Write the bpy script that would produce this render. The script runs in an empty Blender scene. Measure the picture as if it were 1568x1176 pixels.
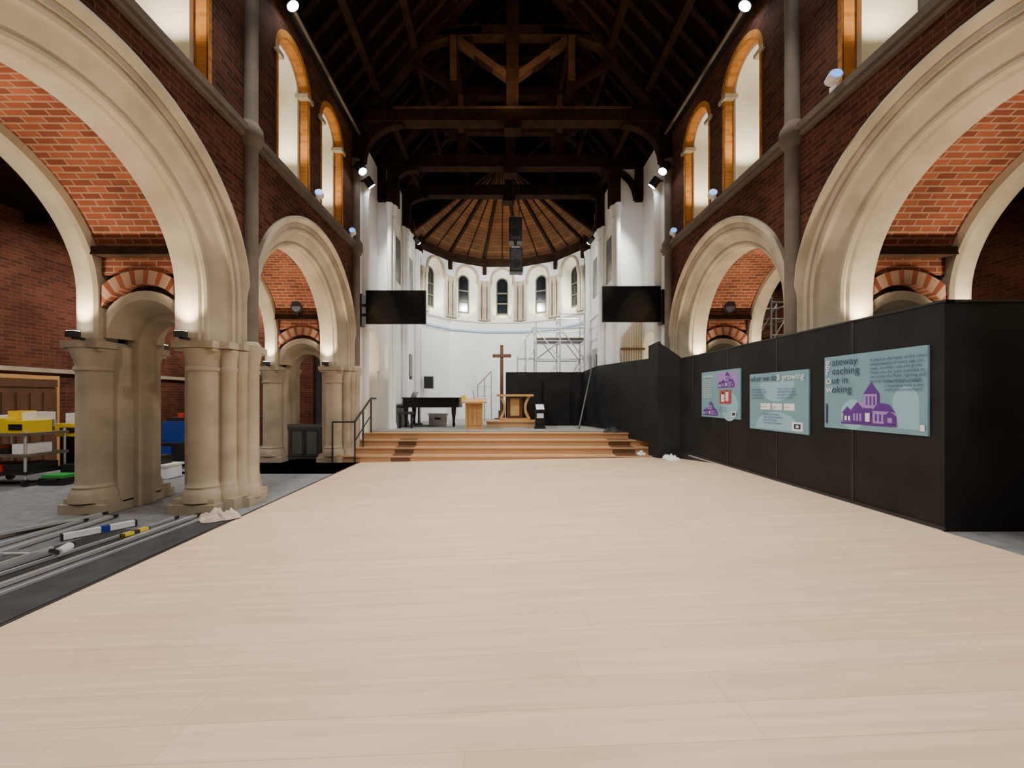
import bpy, bmesh, math, random
from mathutils import Vector, Matrix
random.seed(7)
pi=math.pi
# ------------------------------------------------------------ materials
def new_mat(name):
    m=bpy.data.materials.new(name); m.use_nodes=True
    nt=m.node_tree; b=nt.nodes['Principled BSDF']
    return m,nt,b
def simple(name,col,rough=.6,metal=0,noise=0.0,nscale=5,emis=None,estr=0,bump=0,spec=None):
    m,nt,b=new_mat(name)
    b.inputs['Base Color'].default_value=(*col,1)
    b.inputs['Roughness'].default_value=rough
    b.inputs['Metallic'].default_value=metal
    if spec is not None: b.inputs['Specular IOR Level'].default_value=spec
    if noise>0 or bump>0:
        tc=nt.nodes.new('ShaderNodeTexCoord'); n=nt.nodes.new('ShaderNodeTexNoise')
        n.inputs['Scale'].default_value=nscale; n.inputs['Detail'].default_value=6
        nt.links.new(tc.outputs['Object'],n.inputs['Vector'])
        if noise>0:
            r=nt.nodes.new('ShaderNodeValToRGB')
            r.color_ramp.elements[0].position=.3; r.color_ramp.elements[1].position=.7
            r.color_ramp.elements[0].color=(*[c*(1-noise) for c in col],1)
            r.color_ramp.elements[1].color=(*[min(1,c*(1+noise*.6)) for c in col],1)
            nt.links.new(n.outputs['Fac'],r.inputs['Fac']); nt.links.new(r.outputs['Color'],b.inputs['Base Color'])
        if bump>0:
            bp=nt.nodes.new('ShaderNodeBump'); bp.inputs['Strength'].default_value=bump; bp.inputs['Distance'].default_value=.02
            nt.links.new(n.outputs['Fac'],bp.inputs['Height']); nt.links.new(bp.outputs['Normal'],b.inputs['Normal'])
    if emis:
        b.inputs['Emission Color'].default_value=(*emis,1); b.inputs['Emission Strength'].default_value=estr
    return m
def brickmat(name,c1,c2,mortar,w=.225,h=.075,ms=.008,rough=.85,bump=.4,grain=None,glo=.93,ghi=1.05,shuffle=False,spec=None):
    m,nt,b=new_mat(name)
    if spec is not None: b.inputs['Specular IOR Level'].default_value=spec
    uv=nt.nodes.new('ShaderNodeUVMap'); uv.uv_map='UVMap'
    t=nt.nodes.new('ShaderNodeTexBrick')
    t.inputs['Scale'].default_value=1; t.inputs['Brick Width'].default_value=w; t.inputs['Row Height'].default_value=h
    t.inputs['Mortar Size'].default_value=ms; t.inputs['Mortar Smooth'].default_value=.2
    t.inputs['Color1'].default_value=(*c1,1); t.inputs['Color2'].default_value=(*c2,1); t.inputs['Mortar'].default_value=(*mortar,1)
    vec=uv.outputs['UV']
    if shuffle:   # random end-joint position for every plank row
        t.offset=0
        sp=nt.nodes.new('ShaderNodeSeparateXYZ'); nt.links.new(uv.outputs['UV'],sp.inputs[0])
        dv=nt.nodes.new('ShaderNodeMath'); dv.operation='DIVIDE'; dv.inputs[1].default_value=h; nt.links.new(sp.outputs['Y'],dv.inputs[0])
        fl_=nt.nodes.new('ShaderNodeMath'); fl_.operation='FLOOR'; nt.links.new(dv.outputs[0],fl_.inputs[0])
        wn=nt.nodes.new('ShaderNodeTexWhiteNoise'); wn.noise_dimensions='1D'; nt.links.new(fl_.outputs[0],wn.inputs['W'])
        ml=nt.nodes.new('ShaderNodeMath'); ml.operation='MULTIPLY_ADD'; ml.inputs[1].default_value=w*7; nt.links.new(wn.outputs['Value'],ml.inputs[0]); nt.links.new(sp.outputs['X'],ml.inputs[2])
        cb=nt.nodes.new('ShaderNodeCombineXYZ'); nt.links.new(ml.outputs[0],cb.inputs['X']); nt.links.new(sp.outputs['Y'],cb.inputs['Y'])
        vec=cb.outputs[0]
    nt.links.new(vec,t.inputs['Vector'])
    n=nt.nodes.new('ShaderNodeTexNoise'); n.inputs['Detail'].default_value=5
    if grain:
        mp=nt.nodes.new('ShaderNodeMapping'); mp.inputs['Scale'].default_value=grain
        nt.links.new(vec,mp.inputs['Vector']); nt.links.new(mp.outputs['Vector'],n.inputs['Vector'])
        n.inputs['Scale'].default_value=1; n.inputs['Distortion'].default_value=.6; lo,hi=glo,ghi
    else:
        nt.links.new(uv.outputs['UV'],n.inputs['Vector']); n.inputs['Scale'].default_value=1.3; lo,hi=.65,1.25
    r=nt.nodes.new('ShaderNodeMapRange'); r.inputs['From Min'].default_value=.3; r.inputs['From Max'].default_value=.7
    r.inputs['To Min'].default_value=lo; r.inputs['To Max'].default_value=hi
    nt.links.new(n.outputs['Fac'],r.inputs['Value'])
    mx=nt.nodes.new('ShaderNodeVectorMath'); mx.operation='SCALE'
    nt.links.new(t.outputs['Color'],mx.inputs[0]); nt.links.new(r.outputs['Result'],mx.inputs['Scale'])
    nt.links.new(mx.outputs['Vector'],b.inputs['Base Color'])
    b.inputs['Roughness'].default_value=rough
    if bump>0:
        bp=nt.nodes.new('ShaderNodeBump'); bp.inputs['Strength'].default_value=bump; bp.inputs['Distance'].default_value=.01; bp.invert=True
        nt.links.new(t.outputs['Fac'],bp.inputs['Height']); nt.links.new(bp.outputs['Normal'],b.inputs['Normal'])
    return m
BRICK=brickmat('brick_brown',(.12,.040,.022),(.055,.018,.011),(.11,.070,.05),spec=.08)
BRICKA=brickmat('brick_aisle',(.15,.048,.027),(.085,.028,.017),(.13,.075,.052),spec=.08)
BRICKW=brickmat('brick_red',(.27,.080,.038),(.14,.040,.022),(.28,.17,.115),ms=.010,spec=.08)
BRICKO=brickmat('brick_orange',(.60,.23,.04),(.40,.145,.028),(.40,.23,.09),h=.07,spec=.1)
STONE=simple('stone_cream',(.44,.375,.275),.85,noise=.26,nscale=1.9,bump=.12,spec=.15)
STONEP=simple('stone_grey',(.165,.135,.11),.85,noise=.2,nscale=3,bump=.1,spec=.15)
PLASTER=simple('plaster_white',(.80,.795,.765),.8,noise=.04,nscale=1.5)
PLASTERC=simple('plaster_cream',(.86,.82,.70),.8,noise=.03,nscale=1.5)
FLOORW=brickmat('oak_floor',(.81,.595,.415),(.76,.545,.37),(.54,.37,.24),w=2.4,h=.19,ms=.0016,rough=.40,bump=.03,grain=(.9,20,1),glo=.88,ghi=1.08,shuffle=True)
CARPET=simple('floor_carpet_grey',(.20,.21,.22),.95,noise=.25,nscale=8)
MATB=simple('black_mat',(.03,.03,.033),.8,noise=.4,nscale=6)
ROOF=brickmat('roof_boards',(.016,.008,.004),(.010,.005,.003),(.004,.003,.002),w=3,h=.18,ms=.008,rough=.9,spec=.02)
BEAM=simple('beam_dark_oak',(.026,.013,.007),.75,noise=.4,nscale=4,spec=.06)
BEAML=simple('beam_brown_oak',(.085,.042,.023),.7,noise=.3,nscale=4,spec=.1)
APSEW=brickmat('apse_boards',(.15,.070,.030),(.105,.050,.023),(.04,.02,.01),w=2.5,h=.14,ms=.008,rough=.7,spec=.1)
BLACK=simple('black_hoarding',(.011,.011,.012),.6,noise=.6,nscale=2.2,spec=.3)
GLOSS=simple('black_gloss',(.008,.008,.009),.18)
BLK=simple('black_metal',(.015,.015,.016),.45)
ALU=simple('aluminium',(.62,.64,.66),.38,metal=.7)
OAK=brickmat('oak_steps',(.54,.32,.165),(.49,.28,.145),(.4,.24,.13),w=3,h=.5,ms=.001,rough=.45,bump=0,grain=(2,30,1))
OAKD=simple('oak_dark',(.12,.055,.027),.5,noise=.2,nscale=6)
OAKL=simple('oak_honey',(.58,.33,.12),.45,noise=.15,nscale=6)
STAGEC=simple('stage_carpet',(.28,.27,.255),.9,noise=.1,nscale=8)
GLASSD=simple('window_glass_night',(.01,.012,.014),.12)
GLASSO=simple('window_frame_olive',(.10,.105,.07),.5)
GLASSG=simple('window_glass_grey',(.16,.18,.20),.25,noise=.3,nscale=6)
LEAD=simple('window_bars',(.12,.13,.10),.6)
PBLUE=simple('poster_blue',(.19,.36,.45),.45,noise=.06,nscale=2)
PBLUE2=simple('poster_lightblue',(.30,.52,.68),.45)
PPUR=simple('poster_purple',(.10,.025,.26),.5)
PLIL=simple('poster_lilac',(.36,.24,.60),.5)
PRED=simple('poster_red',(.45,.05,.08),.5)
WHITE=simple('white_print',(.85,.87,.9),.5)
NAVY=simple('navy_print',(.02,.03,.10),.5)
YEL=simple('yellow_plastic',(.80,.58,.02),.4)
BLUE=simple('blue_plastic',(.015,.05,.30),.4)
GRN=simple('green_plastic',(.04,.36,.07),.4)
ORG=simple('orange_plastic',(.75,.18,.03),.4)
REDP=simple('red_plastic',(.5,.04,.03),.4)
CLOTH=simple('dust_cloth',(.58,.47,.40),.9,noise=.25,nscale=9)
CLOTHW=simple('white_cloth',(.8,.78,.76),.9)
GATE=simple('gate_grey_green',(.075,.08,.075),.6)
PIPE=simple('organ_pipe',(.55,.45,.30),.35,metal=.4)
LAMP=simple('lamp_white',(1,1,1),.4,emis=(1,.93,.82),estr=40)
LAMPC=simple('lamp_cool',(1,1,1),.4,emis=(.9,.95,1),estr=80)
BLUEL=simple('blue_lens',(.05,.2,.8),.2,emis=(.1,.35,1),estr=1.8)
SCREEN=simple('tv_screen',(.006,.007,.008),.12)
# ------------------------------------------------------------ builder
class B:
    def __init__(s,name,parent=None):
        s.name=name; s.bm=bmesh.new(); s.uv=s.bm.loops.layers.uv.new('UVMap'); s.mats=[]; s.parent=parent
    def mi(s,m):
        if m not in s.mats: s.mats.append(m)
        return s.mats.index(m)
    def face(s,pts,mat,uv=None):
        pts=[Vector(p) for p in pts]
        vs=[s.bm.verts.new(p) for p in pts]
        try: f=s.bm.faces.new(vs)
        except Exception: return
        f.material_index=s.mi(mat); f.smooth=True
        if uv is None:
            n=Vector((0,0,0))
            for i in range(len(pts)):
                a=pts[i]; b=pts[(i+1)%len(pts)]
                n+=Vector(((a.y-b.y)*(a.z+b.z),(a.z-b.z)*(a.x+b.x),(a.x-b.x)*(a.y+b.y)))
            ax,ay,az=abs(n.x),abs(n.y),abs(n.z)
            if ax>=ay and ax>=az: uv=[(p.y,p.z) for p in pts]
            elif ay>=az: uv=[(p.x,p.z) for p in pts]
            else: uv=[(p.x,p.y) for p in pts]
        for l,u in zip(f.loops,uv): l[s.uv].uv=u
    def box(s,x0,x1,y0,y1,z0,z1,mat,M=None):
        f=M or (lambda a,b,c:(a,b,c))
        P=lambda i,j,k:f((x0,x1)[i],(y0,y1)[j],(z0,z1)[k])
        for q in [((0,0,0),(0,1,0),(0,1,1),(0,0,1)),((1,0,0),(1,0,1),(1,1,1),(1,1,0)),
                  ((0,0,0),(0,0,1),(1,0,1),(1,0,0)),((0,1,0),(1,1,0),(1,1,1),(0,1,1)),
                  ((0,0,0),(1,0,0),(1,1,0),(0,1,0)),((0,0,1),(0,1,1),(1,1,1),(1,0,1))]:
            s.face([P(*c) for c in q],mat)
    def cyl(s,p0,p1,r,mat,n=12,r2=None,cap=True):
        p0=Vector(p0);p1=Vector(p1); r2=r if r2 is None else r2
        d=(p1-p0).normalized(); a=d.orthogonal().normalized(); b=d.cross(a)
        ring=lambda c,r:[c+a*math.cos(2*pi*i/n)*r+b*math.sin(2*pi*i/n)*r for i in range(n)]
        A=ring(p0,r);C=ring(p1,r2)
        for i in range(n):
            j=(i+1)%n; s.face([A[i],A[j],C[j],C[i]],mat)
        if cap: s.face(A[::-1],mat); s.face(C,mat)
    def beam(s,p0,p1,w,h,mat,up=(0,0,1)):
        p0=Vector(p0);p1=Vector(p1); d=(p1-p0).normalized(); u=Vector(up)
        if abs(d.dot(u))>.98: u=Vector((0,1,0))
        a=d.cross(u).normalized(); b=a.cross(d).normalized()
        c=[(-w/2,-h/2),(w/2,-h/2),(w/2,h/2),(-w/2,h/2)]
        A=[p0+a*x+b*y for x,y in c]; C=[p1+a*x+b*y for x,y in c]
        for i in range(4):
            j=(i+1)%4; s.face([A[i],A[j],C[j],C[i]],mat)
        s.face(A[::-1],mat); s.face(C,mat)
    def path(s,pts,w,h,mat,up=(0,1,0)):
        for a,b in zip(pts[:-1],pts[1:]): s.beam(a,b,w,h,mat,up)
    def lathe(s,cx,cy,prof,mat,n=20):
        for (r0,z0),(r1,z1) in zip(prof[:-1],prof[1:]):
            for i in range(n):
                a=2*pi*i/n;b=2*pi*(i+1)/n
                s.face([(cx+r0*math.cos(a),cy+r0*math.sin(a),z0),(cx+r0*math.cos(b),cy+r0*math.sin(b),z0),
                        (cx+r1*math.cos(b),cy+r1*math.sin(b),z1),(cx+r1*math.cos(a),cy+r1*math.sin(a),z1)],mat)
    def poly(s,pts2,z0,z1,mat):
        s.face([(x,y,z1) for x,y in pts2],mat); s.face([(x,y,z0) for x,y in pts2[::-1]],mat)
        for i in range(len(pts2)):
            a=pts2[i];b=pts2[(i+1)%len(pts2)]
            s.face([(a[0],a[1],z0),(b[0],b[1],z0),(b[0],b[1],z1),(a[0],a[1],z1)],mat)
    def strip(s,pts,zt,d0,d1,map,mf,mb,mr,top=True):
        for (u0,z0),(u1,z1) in zip(pts[:-1],pts[1:]):
            if abs(u1-u0)>1e-6:
                s.face([map(u0,d0,z0),map(u1,d0,z1),map(u1,d0,zt),map(u0,d0,zt)],mf)
                s.face([map(u0,d1,z0),map(u0,d1,zt),map(u1,d1,zt),map(u1,d1,z1)],mb)
                if top: s.face([map(u0,d0,zt),map(u1,d0,zt),map(u1,d1,zt),map(u0,d1,zt)],mf)
            if mr:
                L=math.hypot(u1-u0,z1-z0)
                if not hasattr(s,'_v'): s._v=0
                v=s._v; s._v+=L
                s.face([map(u0,d0,z0),map(u0,d1,z0),map(u1,d1,z1),map(u1,d0,z1)],mr,[(d0,v),(d1,v),(d1,v+L),(d0,v+L)])
    def arch(s,prof,map,uc,cz,zs,mat,n=32,closed=True,brick=False,t0=0):
        path=[]
        if zs<cz and t0==0: path.append((0,zs-cz))
        for i in range(n+1): path.append((t0+(pi-2*t0)*i/n,0))
        if zs<cz and t0==0: path.append((pi,zs-cz))
        m=len(prof); rng=range(m if closed else m-1)
        P=lambda k,t:map(uc+prof[k][0]*math.cos(t[0]),prof[k][1],cz+prof[k][0]*math.sin(t[0])+t[1])
        for i in range(len(path)-1):
            for k in rng:
                k2=(k+1)%m
                r=prof[k][0]; uv=None
                if brick: uv=[(prof[k][1],r*path[i][0]),(prof[k2][1],r*path[i][0]),(prof[k2][1],r*path[i+1][0]),(prof[k][1],r*path[i+1][0])]
                s.face([P(k,path[i]),P(k2,path[i]),P(k2,path[i+1]),P(k,path[i+1])],mat,uv)
    def done(s,merge=True,ang=35):
        if merge: bmesh.ops.remove_doubles(s.bm,verts=s.bm.verts,dist=1e-4)
        bmesh.ops.recalc_face_normals(s.bm,faces=s.bm.faces)
        me=bpy.data.meshes.new(s.name); s.bm.to_mesh(me); s.bm.free()
        for m in s.mats: me.materials.append(m)
        me.set_sharp_from_angle(angle=math.radians(ang))
        o=bpy.data.objects.new(s.name,me); bpy.context.collection.objects.link(o)
        if s.parent: o.parent=s.parent
        return o
def empty(name,loc=(0,0,0)):
    e=bpy.data.objects.new(name,None); bpy.context.collection.objects.link(e); e.empty_display_size=.2; return e
# ------------------------------------------------------------ dimensions
WL,WR=-3.60,4.23
XC=(WL+WR)/2
mL=lambda u,d,z:(WL-d,u,z)
mR=lambda u,d,z:(WR+d,u,z)
PY=[-2.6,1.5,5.6,9.7]; BAYS=[-.55,3.55,7.65]
CZ,ZS=2.83,2.25
STR=5.26; EAVE=8.3
XF0,XF1=-3.28,4.0
def zf(x,y):
    g=1 if y<7.2 else max(.4,1-.6*(y-7.2)/2.0)
    t=min(1,max(0,(x-XF0)/7.3))
    return .3*t*g
# ------------------------------------------------------------ floors
b=B('floor')
nx,ny=16,26
for i in range(nx):
    for j in range(ny):
        xs=[XF0+(XF1-XF0)*k/nx for k in(i,i+1)]; ys=[-3+12.4*k/ny for k in(j,j+1)]
        b.face([(x,y,zf(x,y)) for x,y in((xs[0],ys[0]),(xs[1],ys[0]),(xs[1],ys[1]),(xs[0],ys[1]))],FLOORW)
for j in range(ny):
    ys=[-3+12.4*k/ny for k in(j,j+1)]
    b.face([(XF1,ys[0],zf(XF1,ys[0])-.004),(10,ys[0],zf(9,ys[0])-.004),(10,ys[1],zf(9,ys[1])-.004),(XF1,ys[1],zf(XF1,ys[1])-.004)],CARPET)
b.face([(-9.7,-3,-.003),(XF0,-3,-.003),(XF0,18.6,-.003),(-9.7,18.6,-.003)],CARPET)
b.face([(XF0,9.3,-.003),(10,9.3,-.003),(10,18.6,-.003),(XF0,18.6,-.003)],CARPET)
b.box(XF0-.02,XF0+.008,-3,9.2,-.002,.006,BLK)
b.done()
b=B('floor_protection_mat')
b.poly([(-3.72,2.3),(-3.31,2.0),(-3.31,4.9),(-3.62,5.0),(-3.9,4.6)],-.001,.008,MATB)
b.poly([(-4.65,2.6),(-3.95,2.6),(-4.05,4.5),(-4.45,4.45)],-.001,.004,MATB)
b.done()
# ------------------------------------------------------------ arcades and walls
prof=[(2.03,-.07),(1.98,-.09),(1.93,-.03),(1.92,.0),(1.85,.0),(1.84,.03),(1.81,.015),(1.775,.03),(1.765,.07),(1.75,.09),
      (1.73,.10),(1.60,.215),(1.585,.20),(1.555,.21),(1.54,.245),(1.545,.27),(1.52,.30),(1.52,.60),(1.55,.62),(1.65,.62),(2.03,.62),(2.03,.3)]
prof2=[(2.03,2.05),(1.80,2.05),(1.78,2.0),(1.70,1.98),(1.62,1.93),(1.55,1.91),(1.52,1.85),(1.52,1.66),(1.55,1.62),(1.65,1.62),(2.03,1.62)]
for side,mp in(('left',mL),('right',mR)):
    w=B('wall_nave_'+side)
    pts=[(-3,2.3)]
    for yc in BAYS:
        r=1.94
        pts+=[(yc-r,ZS)]
        for i in range(33):
            t=pi-pi*i/32; pts.append((yc+r*math.cos(t),CZ+r*math.sin(t)))
        pts+=[(yc+r,ZS)]
    pts+=[(10.05,ZS)]
    w.strip(pts,STR,0,.6,mp,BRICK,BRICK,None,False)
    w.strip([(u,z) for u,z in pts],STR,1.64,2.0,mp,BRICK,BRICK,None,False)
    w.face([mp(-3,0.6,5.2),mp(10.05,.6,5.2),mp(10.05,1.9,5.2),mp(-3,1.9,5.2)],BRICK)
    def cl(r,zs):
        q=[(-3,STR)]
        for yc in BAYS:
            for dy in(-.78,.78):
                c=yc+dy; q+=[(c-r,STR)]
                for i in range(17):
                    t=pi-pi*i/16; q.append((c+r*math.cos(t),zs+r*math.sin(t)))
                q+=[(c+r,STR)]
        q+=[(10.05,STR)]
        return q
    w.strip(cl(.50,7.15),EAVE,0,.17,mp,BRICK,BRICK,BRICKO)
    w.strip(cl(.43,7.15),EAVE,.17,.95,mp,PLASTERC,BRICK,PLASTERC)
    for yc in BAYS:
        for dy in(-.78,.78):
            c=yc+dy
            w.arch([(.60,-.012),(.50,-.012),(.50,.02),(.60,.02)],mp,c,7.15,7.15,BRICKO,16,brick=True)
            for sg in(-1,1):
                a,bb=sorted((c+sg*.50,c+sg*.56))
                w.box(a,bb,-.01,.01,STR+.1,7.15,BRICKO,mp)
                a,bb=sorted((c+sg*.40,c+sg*.64))
                w.box(a,bb,-.04,.2,7.09,7.16,STONE,mp)
            w.face([mp(c-.5,0.02,STR+.08),mp(c+.5,.02,STR+.08),mp(c+.5,.9,STR+.55),mp(c-.5,.9,STR+.55)],PLASTERC)
    w.done()
    n=1
    for yc in BAYS:
        for dy in(-.78,.78):
            c=yc+dy
            g=B('window_clerestory_%s_%d'%(side,n)); n+=1
            g.box(c-.42,c+.42,.84,.87,STR+.5,7.6,GLASSG if dy<0 else GLASSD,mp)
            g.box(c-.02,c+.02,.80,.84,STR+.5,7.6,LEAD,mp)
            for k in range(5): g.box(c-.42,c+.42,.81,.84,STR+.8+k*.42,STR+.83+k*.42,LEAD,mp)
            g.done()
    t=B('trim_string_'+side)
    t.box(-3,10.05,-.10,.02,STR-.03,STR+.06,STONEP,mp)
    t.box(-3,10.05,-.06,.02,STR-.10,STR-.03,STONEP,mp)
    t.box(-3,10.05,-.09,.2,EAVE-.16,EAVE,BEAM,mp)
    t.done()
    for yc in BAYS:
        a=B('arcade_arch')
        a.arch(prof,mp,yc,CZ,ZS,STONE,44)
        a.arch(prof2,mp,yc,CZ,ZS,STONE,44)
        a.arch([(1.65,.6),(1.65,1.65)],mp,yc,CZ,CZ,BRICKW,36,closed=False,brick=True,t0=math.radians(21))
        a.done(ang=28)
    for P in PY:
        a=B('stone_pier')
        def col(u,d,r,z0=.24,z1=2.05):
            x,y,_=mp(u,d,0)
            pr=[(r*1.32,z0-.1),(r*1.3,z0),(r*1.2,z0+.05),(r*1.12,z0+.07),(r*1.16,z0+.10),(r*1.04,z0+.13),(r,z0+.18),(r*.985,z1-.20),(r*1.1,z1-.18),(r*1.1,z1-.14),(r,z1-.13),(r*1.06,z1-.04),(r*1.22,z1+.04),(r*1.3,z1+.10)]
            a.lathe(x,y,pr,STONE,24)
        for sg in(-1,1):
            col(P+sg*.31,.36,.20); col(P+sg*.25,.10,.10); col(P+sg*.31,1.83,.21); col(P+sg*.22,2.0,.1)
            col(P+sg*.13,.01,.08)
        a.box(P-.30,P+.30,.08,.66,.1,2.2,STONE,mp)
        a.box(P-.20,P+.20,.02,.1,.1,2.2,STONE,mp)
        a.box(P-.30,P+.30,1.50,2.0,.1,2.2,STONE,mp)
        for (d0,d1) in((.10,.64),(1.58,2.07)):
            a.box(P-.55,P+.55,d0,d1,2.16,2.25,STONE,mp); a.box(P-.52,P+.52,d0+.02,d1-.02,2.12,2.16,STONE,mp)
        a.box(P-.42,P+.42,-.03,.12,2.16,2.25,STONE,mp); a.box(P-.23,P+.23,-.10,-.02,2.16,2.25,STONE,mp)
        for (d0,d1) in((.08,.68),(1.50,2.10)):
            a.box(P-.55,P+.55,d0,d1,-.003,.12,STONE,mp); a.box(P-.51,P+.51,d0+.03,d1-.03,.12,.19,STONE,mp)
        a.box(P-.38,P+.38,-.06,.12,-.003,.16,STONE,mp); a.box(P-.2,P+.2,-.15,-.05,-.003,.13,STONE,mp)
        x,y,_=mp(P,-.04,0)
        zt=EAVE-.15 if P<9 else 7.3
        a.lathe(x,y,[(.14,.1),(.14,.2),(.11,.28),(.10,.3),(.10,2.0),(.12,2.06),(.135,2.15),(.135,2.25),(.10,2.3)],STONE,18)
        a.lathe(x,y,[(.10,2.3),(.10,STR-.2),(.13,STR-.16),(.16,STR-.08),(.17,STR-.02),(.16,STR+.08),(.12,STR+.14),(.10,STR+.18),(.10,zt-.25),(.12,zt-.2),(.11,zt-.15),(.18,zt),(.18,zt+.06),(0,zt+.06)],STONEP,18)
        if P>9: a.box(P-.12,P+.12,-.2,0,zt+.06,EAVE+.2,BEAM,mp)
        a.box(P-.10,P+.10,.0,.6,2.25,3.1,STONE,mp); a.box(P-.24,P+.24,.14,.62,2.25,3.2,STONE,mp); a.box(P-.24,P+.24,1.62,2.0,2.25,3.2,STONE,mp)
        lm=lambda u,d,z:mp(P+d,u,z)
        rr=.36; uc=1.07; zsp=2.22
        pts=[(.6,0),(uc-rr,0)]+[(uc+rr*math.cos(pi-pi*i/14),zsp+rr*math.sin(pi-pi*i/14)) for i in range(15)]+[(uc+rr,0),(1.64,0)]
        a.strip(pts,3.4,-.14,.14,lm,STONE,STONE,STONE)
        for f in(-1,1):
            fm=lambda u,d,z:mp(P+f*(.14+d),u,z)
            a.arch([(.62,.0),(.62,.34),(.80,.34),(.80,.0)],fm,uc,2.38,2.38,BRICKW,18,brick=True,t0=math.radians(30))
            a.arch([(.38,.0),(.44,.12),(.50,.30),(.62,.30),(.62,.0)],fm,uc,2.30,2.30,STONE,18)
        a.box(P-.60,P+.60,.6,1.66,3.34,3.44,BEAM,mp)
        a.box(P-.46,P+.46,.62,1.62,3.12,3.34,BRICKW,mp)
        a.done(ang=30)
# back wall, aisle walls
b=B('wall_back'); b.box(-9.7,10,-3.2,-3,-.01,13.2,BRICK); b.done()
b=B('wall_aisle_left'); b.box(-9.9,-9.7,-3,18.6,-.01,5.4,BRICKA); b.box(-9.7,-9.64,-3,18.6,2.05,2.14,STONE)
b.box(-9.7,-5.9,12.4,12.6,0,5.4,BRICKA)
b.box(-9.7,-9.5,3.4,4.0,0,5.3,BRICKA);b.box(-9.7,-9.5,9.5,10.1,0,5.3,BRICKA); b.done()
b=B('wall_aisle_right'); b.box(10,10.2,-3,18.6,-.01,5.4,BRICKA); b.box(6.4,10,12.4,12.6,0,5.4,BRICK); b.done()
b=B('ceiling_aisle'); b.box(-9.9,WL-1.95,-3,18.6,5.3,5.4,BEAM); b.box(WR+1.95,10.2,-3,18.6,5.3,5.4,BEAM)
for k in range(8):
    y=-2+2*k; b.box(-9.7,WL-2.05,y,y+.14,5.1,5.3,BEAM); b.box(WR+2.05,10,y,y+.14,5.1,5.3,BEAM)
b.done()
d=B('door_1')
d.box(-9.69,-9.60,7.4,8.55,0,1.98,OAKL); d.box(-9.60,-9.57,7.48,8.47,.0,1.72,OAKD); d.box(-9.6,-9.55,7.48,8.47,1.74,1.9,OAKD)
for k in range(4): d.box(-9.57,-9.55,7.52+k*.23,7.7+k*.23,.15,1.62,OAKD)
d.box(-9.55,-9.5,8.36,8.4,.9,1.05,ALU)
d.done()
# ------------------------------------------------------------ roof
APX=13.0
b=B('ceiling')
for xa,s in((WL-.2,1),(WR+.2,-1)):
    n=8
    for i in range(n):
        p0=(xa+(XC-xa)*i/n,EAVE+(APX-EAVE)*i/n); p1=(xa+(XC-xa)*(i+1)/n,EAVE+(APX-EAVE)*(i+1)/n)
        sl=math.hypot(XC-xa,APX-EAVE)/n
        b.face([(p0[0],-3.2,p0[1]),(p0[0],14.5,p0[1]),(p1[0],14.5,p1[1]),(p1[0],-3.2,p1[1])],ROOF,[(-3.2,sl*i),(14.5,sl*i),(14.5,sl*(i+1)),(-3.2,sl*(i+1))])
    y=-2.8
    while y<14.4:
        b.beam((xa+s*.05,y,EAVE-.02),(XC,y,APX-.10),.08,.12,BEAM,(0,1,0)); y+=.45
    for f in(.2,.42,.66):
        b.beam((xa+(XC-xa)*f,-3,EAVE+(APX-EAVE)*f-.16),(xa+(XC-xa)*f,14.5,EAVE+(APX-EAVE)*f-.16),.16,.2,BEAM)
b.box(XC-.08,XC+.08,-3,14.5,APX-.35,APX-.1,BEAM)
b.done()
for TY in(1.5,5.6,9.7,11.6,13.2):
    t=B('roof_truss')
    m=BEAM
    zt=8.42
    t.box(WL-.05 if TY<10 else WL+.1,WR+.05 if TY<10 else WR-.1,TY-.15,TY+.15,zt-.14,zt+.14,m)
    t.box(XC-2.9,XC+2.9,TY-.16,TY+.1,zt+.14,zt+.2,BEAML if TY==9.7 else m)
    t.box(XC-.15,XC+.15,TY-.14,TY+.14,zt-.25,APX-.2,m)
    t.box(XC-.2,XC+.2,TY-.17,TY+.17,zt-.34,zt-.2,m)
    for s in(-1,1):
        hw=(WR-WL)/2
        X=lambda u:XC+s*u
        t.beam((X(hw),TY,EAVE),(X(0),TY,APX-.2),.24,.30,m,(0,1,0))
        t.beam((X(1.45),TY,zt+.1),(X(1.45),TY,APX-2.0),.20,.18,m)
        t.beam((X(1.45),TY-.1,9.3),(X(1.45),TY-.1,10.4),.16,.05,BEAML)
        t.beam((X(.1),TY,zt+1.0),(X(1.45),TY,10.4),.16,.18,BEAML if TY<10 else m,(0,1,0))
        t.beam((X(1.5),TY,9.2),(X(2.6),TY,9.9),.14,.16,m,(0,1,0))
        pts=[]
        for i in range(13):
            a=i/12*pi/2
            pts.append((X(hw-.35-(hw-1.1)*(1-math.cos(a))),TY,zt+.1+2.0*math.sin(a)))
        t.path(pts,.18,.24,m)
        pts=[(X(.1+.95*(math.sin(i/8*pi/2))),TY,10.45-.85*math.cos(i/8*pi/2)) for i in range(9)]
        t.path(pts,.14,.16,m)
        t.box(*sorted((X(hw-.02),X(hw-.24))),TY-.1,TY+.1,7.3,zt,m)
        pts=[(X(hw-.2-1.0*(1-math.cos(i/8*pi/2))),TY,7.35+.95*math.sin(i/8*pi/2)) for i in range(9)]
        t.path(pts,.16,.2,m)
    t.box(XC-2.45,XC+2.45,TY-.12,TY+.12,10.40,10.64,m)
    t.box(XC-1.95,XC+1.95,TY-.1,TY+.1,9.32,9.5,m) if TY>10 else None
    t.box(XC-1.2,XC+1.2,TY-.08,TY+.08,11.55,11.7,m)
    t.done()
b=B('roof_brace')
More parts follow.
